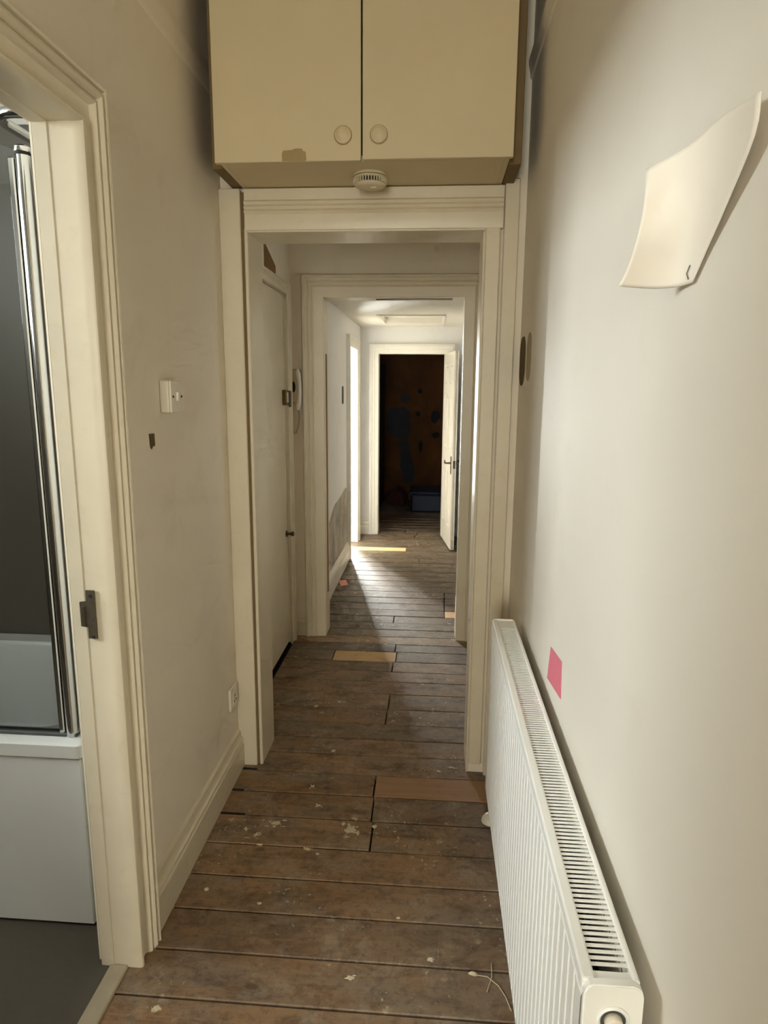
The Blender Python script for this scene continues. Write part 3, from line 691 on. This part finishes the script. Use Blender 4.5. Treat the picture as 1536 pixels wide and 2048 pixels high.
# ------------------------------------------------------------------ light switch and socket on the left wall
sw = empty('light_switch', (XL, 1.785, 1.432), 'white square light switch on the left wall', 'light switch')
bm = bmesh.new(); box(bm, 0, 0.026, -0.043, 0.043, -0.043, 0.043, 0.004, 2); mesh_obj('back_box', bm, MAT['plastic'], sw)
bm = bmesh.new(); box(bm, 0.026, 0.033, -0.043, 0.043, -0.043, 0.043, 0.003, 2); pl_ = mesh_obj('plate', bm, MAT['plastic'], sw)
bm = bmesh.new(); box(bm, -0.006, 0.004, -0.007, 0.007, -0.012, 0.012, 0.002, 2); k = mesh_obj('rocker', bm, MAT['plastic'], sw); k.location = (0.034, 0.0, 0.0); k.rotation_euler = (0, math.radians(12), 0)
for y in (-0.030, 0.030):
    bm = bmesh.new(); lathe(bm, [(0, 0), (0.0038, 0), (0.003, 0.0016), (0, 0.0016)], (1, 0, 0), (0.0328, y, 0), 12); k = mesh_obj('screw', bm, MAT['dark'], sw)
so = empty('wall_socket', (XL, 2.255, 0.315), 'white plug socket low on the left wall near skirting', 'socket')
bm = bmesh.new(); box(bm, 0, 0.010, -0.043, 0.043, -0.043, 0.043, 0.004, 2); mesh_obj('plate', bm, MAT['plastic'], so)
bm = bmesh.new(); box(bm, 0.009, 0.0125, -0.022, 0.022, -0.026, 0.014, 0.002); mesh_obj('face', bm, MAT['plastic'], so)
for y, z, w, h in ((0, 0.006, 0.003, 0.006), (-0.011, -0.013, 0.005, 0.0025), (0.011, -0.013, 0.005, 0.0025)):
    bm = bmesh.new(); box(bm, 0.0115, 0.0130, y - w, y + w, z - h, z + h); mesh_obj('pin_hole', bm, MAT['dark'], so)
bm = bmesh.new(); box(bm, 0.009, 0.014, -0.006, 0.006, 0.022, 0.034, 0.001); mesh_obj('rocker', bm, MAT['plastic'], so)

# ------------------------------------------------------------------ closed lobby door
d2 = empty('door_2', (XM - 0.03, 3.56, 0.0), 'closed cream cupboard door in the lobby between the doorways', 'door', 'structure')
leaf = boxes('leaf', [(XM - 0.045, XM - 0.006, 2.866, 3.569, 0.012, 1.938)], MAT['trim'], None, 0.002); unoff(leaf, d2)
lk = boxes('rim_latch', [(XM - 0.006, XM + 0.016, 3.505, 3.566, 1.365, 1.445)], MAT['brass'], None, 0.003); unoff(lk, d2)
k = boxes('keeper', [(XM - 0.002, XM + 0.022, 3.574, 3.612, 1.352, 1.44)], MAT['bronze'], None, 0.004); unoff(k, d2)
k = boxes('latch_plate', [(XM + 0.0155, XM + 0.0175, 3.520, 3.555, 1.378, 1.432)], MAT['plastic']); unoff(k, d2)
bm = bmesh.new(); lathe(bm, [(0, 0), (0.018, 0), (0.018, 0.004), (0.008, 0.006), (0.007, 0.025), (0.012, 0.030), (0.014, 0.036), (0.010, 0.044), (0, 0.046)], (1, 0, 0), (XM - 0.006, 3.535, 0.655), 20)
unoff(mesh_obj('knob', bm, MAT['bronze'], smooth=True), d2)

# wall handset with a hanging cord, on the strip left of the second doorway
hs = empty('intercom_handset', (-0.765, Y2a, 1.46), 'white wall intercom handset with looped cord beside second doorway', 'intercom')
bm = bmesh.new(); box(bm, -0.030, 0.022, -0.016, 0, -0.085, 0.095, 0.004, 2); mesh_obj('base', bm, MAT['plastic_old'], hs)
bm = bmesh.new()
hp = [(0.006 + 0.016 * math.sin(math.pi * t), -0.026 - 0.020 * math.sin(math.pi * t), 0.100 - 0.225 * t) for t in [i / 12 for i in range(13)]]
tube(bm, hp, [0.006, 0.013, 0.014, 0.012, 0.011, 0.011, 0.011, 0.011, 0.011, 0.012, 0.014, 0.013, 0.006], 12)
mesh_obj('handset', bm, MAT['paper'], hs, True)
bm = bmesh.new(); lathe(bm, [(0, 0), (0.008, 0.001), (0.010, 0.004), (0.006, 0.006), (0, 0.006)], (0, -1, 0), (-0.018, -0.0155, 0.0), 14)
for v in bm.verts: v.co.z = v.co.z * 3.0
mesh_obj('dark_recess', bm, MAT['dark'], hs, True)
bm = bmesh.new()
cp = [(0.008, -0.024, -0.122), (0.012, -0.02, -0.16), (0.006, -0.014, -0.21), (-0.008, -0.012, -0.255), (-0.019, -0.012, -0.262), (-0.026, -0.012, -0.24), (-0.027, -0.012, -0.16), (-0.026, -0.012, -0.083)]
tube(bm, cp, 0.0028, 8); mesh_obj('cord', bm, MAT['tan_patch'], hs, True)

# ------------------------------------------------------------------ open panelled door at the far end
hx, hy = 0.108, 6.478
ang = math.atan2(5.868 - hy, 0.190 - hx)
d3 = empty('door_3', (hx, hy, 0.0), 'open white six-panel door at the end of the passage', 'door', 'structure', (0, 0, ang))
LW, LT, LH = 0.625, 0.036, 1.775
bm = bmesh.new()
box(bm, 0, LW, -LT / 2 + 0.013, LT / 2 - 0.013, 0.012, LH)
rows3 = [(0.20, 0.70), (0.90, 1.40), (1.50, 1.68)]
colsx = [(0.10, 0.275), (0.35, 0.525)]
for (x0, x1) in ((0, 0.10), (0.275, 0.35), (0.525, LW)): box(bm, x0, x1, -LT / 2, LT / 2, 0.010, LH + 0.002)
for (z0, z1) in ((0.010, 0.20), (0.70, 0.90), (1.40, 1.50), (1.68, LH + 0.002)):
    for (x0, x1) in colsx: box(bm, x0, x1, -LT / 2 + 0.0002, LT / 2 - 0.0002, z0, z1)
mesh_obj('leaf', bm, MAT['trim_white'], d3)
for (z0, z1) in rows3:
    for (x0, x1) in colsx:
        bm = bmesh.new()
        for sgn in (-1, 1):
            a, b = sgn * (LT / 2 - 0.013), sgn * (LT / 2 - 0.002)
            m = 0.004; q = 0.034
            A = [bm.verts.new((x, a, z)) for x, z in ((x0 + m, z0 + m), (x1 - m, z0 + m), (x1 - m, z1 - m), (x0 + m, z1 - m))]
            B = [bm.verts.new((x, b, z)) for x, z in ((x0 + q, z0 + q), (x1 - q, z0 + q), (x1 - q, z1 - q), (x0 + q, z1 - q))]
            bm.faces.new(B)
            for i in range(4): bm.faces.new((A[i], A[(i + 1) % 4], B[(i + 1) % 4], B[i]))
        mesh_obj('door_panel', bm, MAT['trim_white'], d3)
for sgn in (-1, 1):
    bm = bmesh.new(); box(bm, LW - 0.068, LW - 0.034, sgn * (LT / 2), sgn * (LT / 2 + 0.006), 0.70, 0.86, 0.002); hb = mesh_obj('handle_plate', bm, MAT['bronze'], d3)
    bm = bmesh.new(); y0 = sgn * (LT / 2 + 0.004)
    tube(bm, [(LW - 0.051, y0, 0.80), (LW - 0.051, y0 + sgn * 0.045, 0.80), (LW - 0.07, y0 + sgn * 0.05, 0.80), (LW - 0.12, y0 + sgn * 0.045, 0.803), (LW - 0.15, y0 + sgn * 0.04, 0.812)], [0.009, 0.008, 0.009, 0.008, 0.006], 10)
    k = mesh_obj('lever', bm, MAT['bronze'], hb, True)
bm = bmesh.new(); box(bm, LW - 0.002, LW + 0.003, -0.010, 0.010, 0.755, 0.825, 0.001); mesh_obj('latch', bm, MAT['bronze'], d3)

# loft hatch in the far passage ceiling
lh = empty('loft_hatch', (-0.195, 5.75, 2.03), 'recessed white loft hatch in the passage ceiling', 'hatch')
unoff(boxes('hatch_frame', [(-0.470, -0.445, 5.40, 6.10, 2.018, 2.09), (0.055, 0.080, 5.40, 6.10, 2.018, 2.09), (-0.445, 0.055, 5.40, 5.425, 2.018, 2.09), (-0.445, 0.055, 6.075, 6.10, 2.018, 2.09)], MAT['trim_white'], None, 0.002), lh)
unoff(boxes('hatch_panel', [(-0.448, 0.058, 5.43, 6.07, 2.075, 2.09)], MAT['trim_white']), lh)

# ------------------------------------------------------------------ radiator
RX0, RX1, RY0, RY1, RZ0, RZ1 = 0.195, 0.266, 0.700, 1.985, 0.150, 0.750
rad = empty('radiator', (0.23, 1.34, 0.0), 'long white double panel radiator on the right wall', 'radiator')
def ribbed(xf, xb, name, depth=0.009):
    pitch = 0.0333; n = int((RY1 - RY0 - 0.05) / pitch)
    y0 = (RY0 + RY1) / 2 - n * pitch / 2
    prof = [(RY0, 0.0)]
    for i in range(n):
        yy = y0 + i * pitch
        prof += [(yy + 0.000, 0.0), (yy + 0.0015, -0.95), (yy + 0.006, -1.0), (yy + 0.0108, -0.95), (yy + 0.0118, -0.1), (yy + 0.0135, 0.0)]
    prof.append((RY1, 0.0))
    zs = [(RZ0, 0.012, 0), (RZ0 + 0.008, 0.003, 0), (RZ0 + 0.020, 0.0, 0), (RZ0 + 0.045, 0.0, 1), (RZ1 - 0.048, 0.0, 1), (RZ1 - 0.022, 0.0, 0), (RZ1 - 0.014, 0.003, 0), (RZ1 - 0.010, 0.012, 0)]
    bm = bmesh.new(); sgn = 1 if xb > xf else -1
    grid = [[bm.verts.new((xf + sgn * (inset - p[1] * depth * g), p[0], z)) for p in prof] for z, inset, g in zs]
    for A, B in zip(grid, grid[1:]):
        for i in range(len(prof) - 1): bm.faces.new((A[i], A[i + 1], B[i + 1], B[i]))
    back = [[bm.verts.new((xf + sgn * 0.013, y, z)) for y in (RY0, RY1)] for z in (RZ0, RZ1 - 0.010)]
    bm.faces.new((back[0][0], back[0][1], back[1][1], back[1][0]))
    o = mesh_obj(name, bm, MAT['rad']); unoff(o, rad); return o
ribbed(RX0, RX1, 'front_panel'); ribbed(RX1 - 0.002, RX0, 'back_panel')
# convector fins between the panels
bm = bmesh.new(); y = RY0 + 0.03; side = 0; pts = []
while y < RY1 - 0.03:
    xa, xb_ = (RX0 + 0.016, RX0 + 0.034)
    pts += ([(xa, y), (xa, y + 0.006)] if side == 0 else [(xb_, y), (xb_, y + 0.006)]); y += 0.0115; side ^= 1
lo = [bm.verts.new((x, y, RZ0 + 0.04)) for x, y in pts]; hi = [bm.verts.new((x, y, RZ1 - 0.035)) for x, y in pts]
for i in range(len(pts) - 1): bm.faces.new((lo[i], lo[i + 1], hi[i + 1], hi[i]))
unoff(mesh_obj('convector_fins', bm, MAT['rad_grey']), rad)
unoff(boxes('slot_shade_box', [(RX0 + 0.036, RX1 - 0.016, RY0 + 0.01, RY1 - 0.01, RZ0 + 0.06, RZ1 - 0.10)], MAT['dark']), rad)  # near-black box added as painted shade under the grille slots
# top grille: frame + bars
gx0, gx1 = RX0 + 0.018, RX1 - 0.008
bm = bmesh.new()
box(bm, RX0 + 0.001, gx0, RY0 + 0.004, RY1 - 0.004, RZ1 - 0.022, RZ1, 0.003, 2)
box(bm, gx1, RX1 + 0.001, RY0 + 0.004, RY1 - 0.004, RZ1 - 0.022, RZ1 - 0.001, 0.003, 2)
box(bm, gx0 - 0.004, gx1 + 0.004, RY1 - 0.075, RY1 - 0.004, RZ1 - 0.014, RZ1 - 0.003, 0.001)
box(bm, gx0 - 0.004, gx1 + 0.004, RY0 + 0.004, RY0 + 0.020, RZ1 - 0.014, RZ1 - 0.003, 0.001)
gr = mesh_obj('top_grille', bm, MAT['rad']); unoff(gr, rad)
bm = bmesh.new(); box(bm, -(gx1 - gx0) / 2 - 0.003, (gx1 - gx0) / 2 + 0.003, -0.0026, 0.0026, -0.0008, 0.0010, 0.0004)
bar0 = mesh_obj('grille_bar', bm, MAT['rad'])
nb = 124; ya, yb = RY0 + 0.0305, RY1 - 0.082
for i in range(nb):
    o = bar0 if i == 0 else bar0.copy()
    if i: COL.objects.link(o)
    o.parent = gr; o.location = ((gx0 + gx1) / 2, ya + (yb - ya) * i / (nb - 1), RZ1 - 0.0045)
# end covers
def endcap(y0, y1, name):
    bm = bmesh.new()
    poly_prism(bm, [(RX0 + 0.002, RZ0 + 0.004)] + [(RX0 + 0.002, RZ1 - 0.012), (RX0 + 0.006, RZ1 - 0.003), (RX0 + 0.012, RZ1 + 0.001), (RX1 - 0.008, RZ1 + 0.001), (RX1, RZ1 - 0.004), (RX1 + 0.003, RZ1 - 0.014), (RX1 + 0.003, RZ0 + 0.004)],
               lambda u, v, d: (u, d, v), y0, y1)
    es = [e for e in bm.edges]; bmesh.ops.bevel(bm, geom=es, offset=0.0015, segments=2, affect='EDGES')
    o = mesh_obj(name, bm, MAT['rad'], smooth=True); unoff(o, rad); return o
ec = endcap(RY0 - 0.006, RY0 + 0.006, 'end_cover'); endcap(RY1 - 0.004, RY1 + 0.003, 'end_cover')
bm = bmesh.new(); lathe(bm, [(0.016, 0), (0.020, 0.0), (0.0205, 0.002), (0.018, 0.004), (0.0155, 0.002), (0.0155, 0.0)], (0, -1, 0), (0.2335, RY0 - 0.006, 0.703), 28)
unoff(mesh_obj('tapping_ring', bm, MAT['rad'], smooth=True), rad)
bm = bmesh.new(); lathe(bm, [(0, 0.0), (0.0155, 0.0), (0.0155, 0.001), (0, 0.001)], (0, -1, 0), (0.2335, RY0 - 0.006, 0.703), 24)
unoff(mesh_obj('tapping_hole', bm, MAT['rad_in']), rad)
bm = bmesh.new(); lathe(bm, [(0, 0.0), (0.011, 0.0), (0.011, 0.010), (0.009, 0.012), (0.009, 0.018), (0.006, 0.020), (0, 0.020)], (0, -1, 0), (0.2335, RY0 - 0.006, 0.703), 20)
pg = mesh_obj('bleed_plug', bm, MAT['plastic'], smooth=True); unoff(pg, rad)
# wall brackets and the far lockshield valve with its tail pipe
for y in (0.95, 1.72):
    unoff(boxes('bracket', [(RX1 - 0.004, XR - 0.002, y - 0.015, y + 0.015, 0.22, 0.68)], MAT['rad'], None, 0.002), rad)
bm = bmesh.new(); tube(bm, [(0.222, 2.045, -0.01), (0.222, 2.045, 0.13)], 0.0075, 12); unoff(mesh_obj('tail_pipe', bm, MAT['rad'], smooth=True), rad)
bm = bmesh.new(); tube(bm, [(0.222, 2.048, 0.175), (0.228, 1.975, 0.175)], 0.010, 12); lathe(bm, [(0, 0), (0.012, 0), (0.016, 0.012), (0.016, 0.04), (0.019, 0.046), (0.018, 0.075), (0.010, 0.085), (0, 0.086)], (0, 0, 1), (0.222, 2.047, 0.125), 20)
unoff(mesh_obj('valve', bm, MAT['plastic'], smooth=True), rad)
bm = bmesh.new(); lathe(bm, [(0, 0), (0.030, 0), (0.028, 0.010), (0.020, 0.022), (0.009, 0.030), (0, 0.030)], (0, 0, 1), (0.222, 2.045, 0.0), 20)
unoff(mesh_obj('pipe_collar', bm, MAT['plastic'], smooth=True), rad)

# ------------------------------------------------------------------ papers on the right wall
G = [[(0.274, 0.643, 1.712), (0.278, 0.739, 1.727), (0.267, 0.793, 1.718), (0.236, 0.831, 1.708)],
     [(0.276, 0.651, 1.68), (0.279, 0.751, 1.692), (0.262, 0.808, 1.685), (0.234, 0.821, 1.672)],
     [(0.282, 0.716, 1.635), (0.279, 0.785, 1.642), (0.256, 0.811, 1.64), (0.23, 0.822, 1.636)],
     [(0.285, 0.762, 1.604), (0.279, 0.813, 1.605), (0.255, 0.833, 1.603), (0.226, 0.841, 1.602)],
     [(0.286, 0.795, 1.578), (0.279, 0.83, 1.578), (0.256, 0.848, 1.579), (0.22, 0.855, 1.583)]]
def cat(P, t):
    n = len(P) - 1; x = t * n; i = min(int(x), n - 1); u = x - i
    p0, p1, p2, p3 = (Vector(P[max(i - 1, 0)]), Vector(P[i]), Vector(P[i + 1]), Vector(P[min(i + 2, n)]))
    return 0.5 * ((2 * p1) + (p2 - p0) * u + (2 * p0 - 5 * p1 + 4 * p2 - p3) * u * u + (3 * p1 - p0 - 3 * p2 + p3) * u ** 3)
def sheet_grid(G, nu, nv):
    out = []
    for i in range(nu + 1):
        colp = [cat(r, i / nu) for r in G]
        out.append([cat(colp, j / nv) for j in range(nv + 1)])
    return out
pa = empty('paper_sheet', (0.286, 0.79, 1.58), 'curled white paper sheet pinned high on the right wall', 'paper')
gp = sheet_grid(G, 16, 16)
bm = bmesh.new()
vv = [[bm.verts.new(p) for p in r] for r in gp]
for i in range(16):
    for j in range(16): bm.faces.new((vv[i][j], vv[i + 1][j], vv[i + 1][j + 1], vv[i][j + 1]))
o = mesh_obj('sheet', bm, MAT['paper'], smooth=True); unoff(o, pa)
md = o.modifiers.new('thickness', 'SOLIDIFY'); md.thickness = 0.0005; md.offset = 0
bm = bmesh.new(); tube(bm, [Vector(gp[3][13]) + Vector((-0.0012, 0, 0)), Vector(gp[3][14]) + Vector((-0.0016, 0, 0)), Vector(gp[2][15]) + Vector((-0.0014, 0, 0))], 0.0007, 6)
unoff(mesh_obj('pencil_mark', bm, MAT['ink']), pa)

bm = bmesh.new()
q = [(1.502, 0.858), (1.373, 0.876), (1.360, 0.795), (1.526, 0.768)]
poly_prism(bm, q, lambda u, v, d: (XR - d, u, v), 0.0, 0.0012)
tag(mesh_obj('sticky_note', bm, MAT['pink']), 'pink sticky note on the right wall above the radiator', 'sticky note')
bm = bmesh.new()
poly_prism(bm, [(-0.700, 4.823), (-0.651, 4.855), (-0.606, 4.715), (-0.662, 4.684)], lambda u, v, d: (u, v, d + (0.002 if u > -0.65 else 0.0)), 0.0015, 0.0028)
tag(mesh_obj('paper_scrap', bm, MAT['pinkpale']), 'pink paper scrap on the floor by the passage skirting', 'paper')
# frayed string by the radiator
st = empty('string', (0.17, 1.42, 0.0), 'thin pale string with a knot on the floorboards by radiator', 'string')
bm = bmesh.new()
tube(bm, [(0.132, 1.432, 0.003), (0.165, 1.428, 0.003), (0.190, 1.405, 0.003), (0.205, 1.375, 0.003), (0.214, 1.34, 0.003)], 0.0012, 6); unoff(mesh_obj('thread', bm, MAT['plaster']), st)
bm = bmesh.new(); tube(bm, [(0.118, 1.434, 0.003), (0.126, 1.433, 0.005), (0.134, 1.431, 0.005), (0.140, 1.430, 0.003)], [0.002, 0.005, 0.005, 0.002], 8); unoff(mesh_obj('knot', bm, MAT['plaster']), st)
bm = bmesh.new(); tube(bm, [(0.178, 1.47, 0.003), (0.176, 1.43, 0.003), (0.160, 1.385, 0.003)], 0.0010, 6); unoff(mesh_obj('loose_end', bm, MAT['plaster']), st)

# ------------------------------------------------------------------ things in the dark room
bx = empty('storage_box', (-0.06, 8.0, 0.0), 'dark blue plastic box on the floor of the dark room', 'box')
unoff(boxes('tub', [(-0.25, 0.36, 7.72, 8.2, 0.002, 0.22)], MAT['blue'], None, 0.02), bx)
unoff(boxes('lid', [(-0.27, 0.38, 7.70, 8.22, 0.222, 0.25)], MAT['blue'], None, 0.008), bx)
bd = empty('cloth_bundle', (-0.44, 8.25, 0.0), 'dark red bundle on the floor of the dark room', 'bundle')
bm = bmesh.new(); bmesh.ops.create_uvsphere(bm, u_segments=20, v_segments=12, radius=1.0)
for v in bm.verts:
    w = 1 + 0.12 * math.sin(5 * v.co.x + 2 * v.co.z) + 0.08 * math.sin(7 * v.co.y)
    v.co = Vector((-0.44 + v.co.x * 0.14 * w, 8.25 + v.co.y * 0.14 * w, max(0.002, 0.09 + v.co.z * 0.12 * w)))
unoff(mesh_obj('cloth', bm, MAT['red'], smooth=True), bd)
wd = empty('tall_cabinet', (-0.72, 8.3, 0.0), 'tall black cabinet at the left of the dark room', 'cabinet')
unoff(boxes('body', [(-0.79, -0.63, 7.55, 8.55, 0.002, 1.75)], MAT['black'], None, 0.004), wd)
for z in (1.42, 0.55):
    bm = bmesh.new(); lathe(bm, [(0, 0), (0.006, 0), (0.006, 0.012), (0.014, 0.018), (0.010, 0.026), (0, 0.027)], (0, -1, 0), (-0.655, 7.55, z), 14); unoff(mesh_obj('knob', bm, MAT['chrome'], smooth=True), wd)
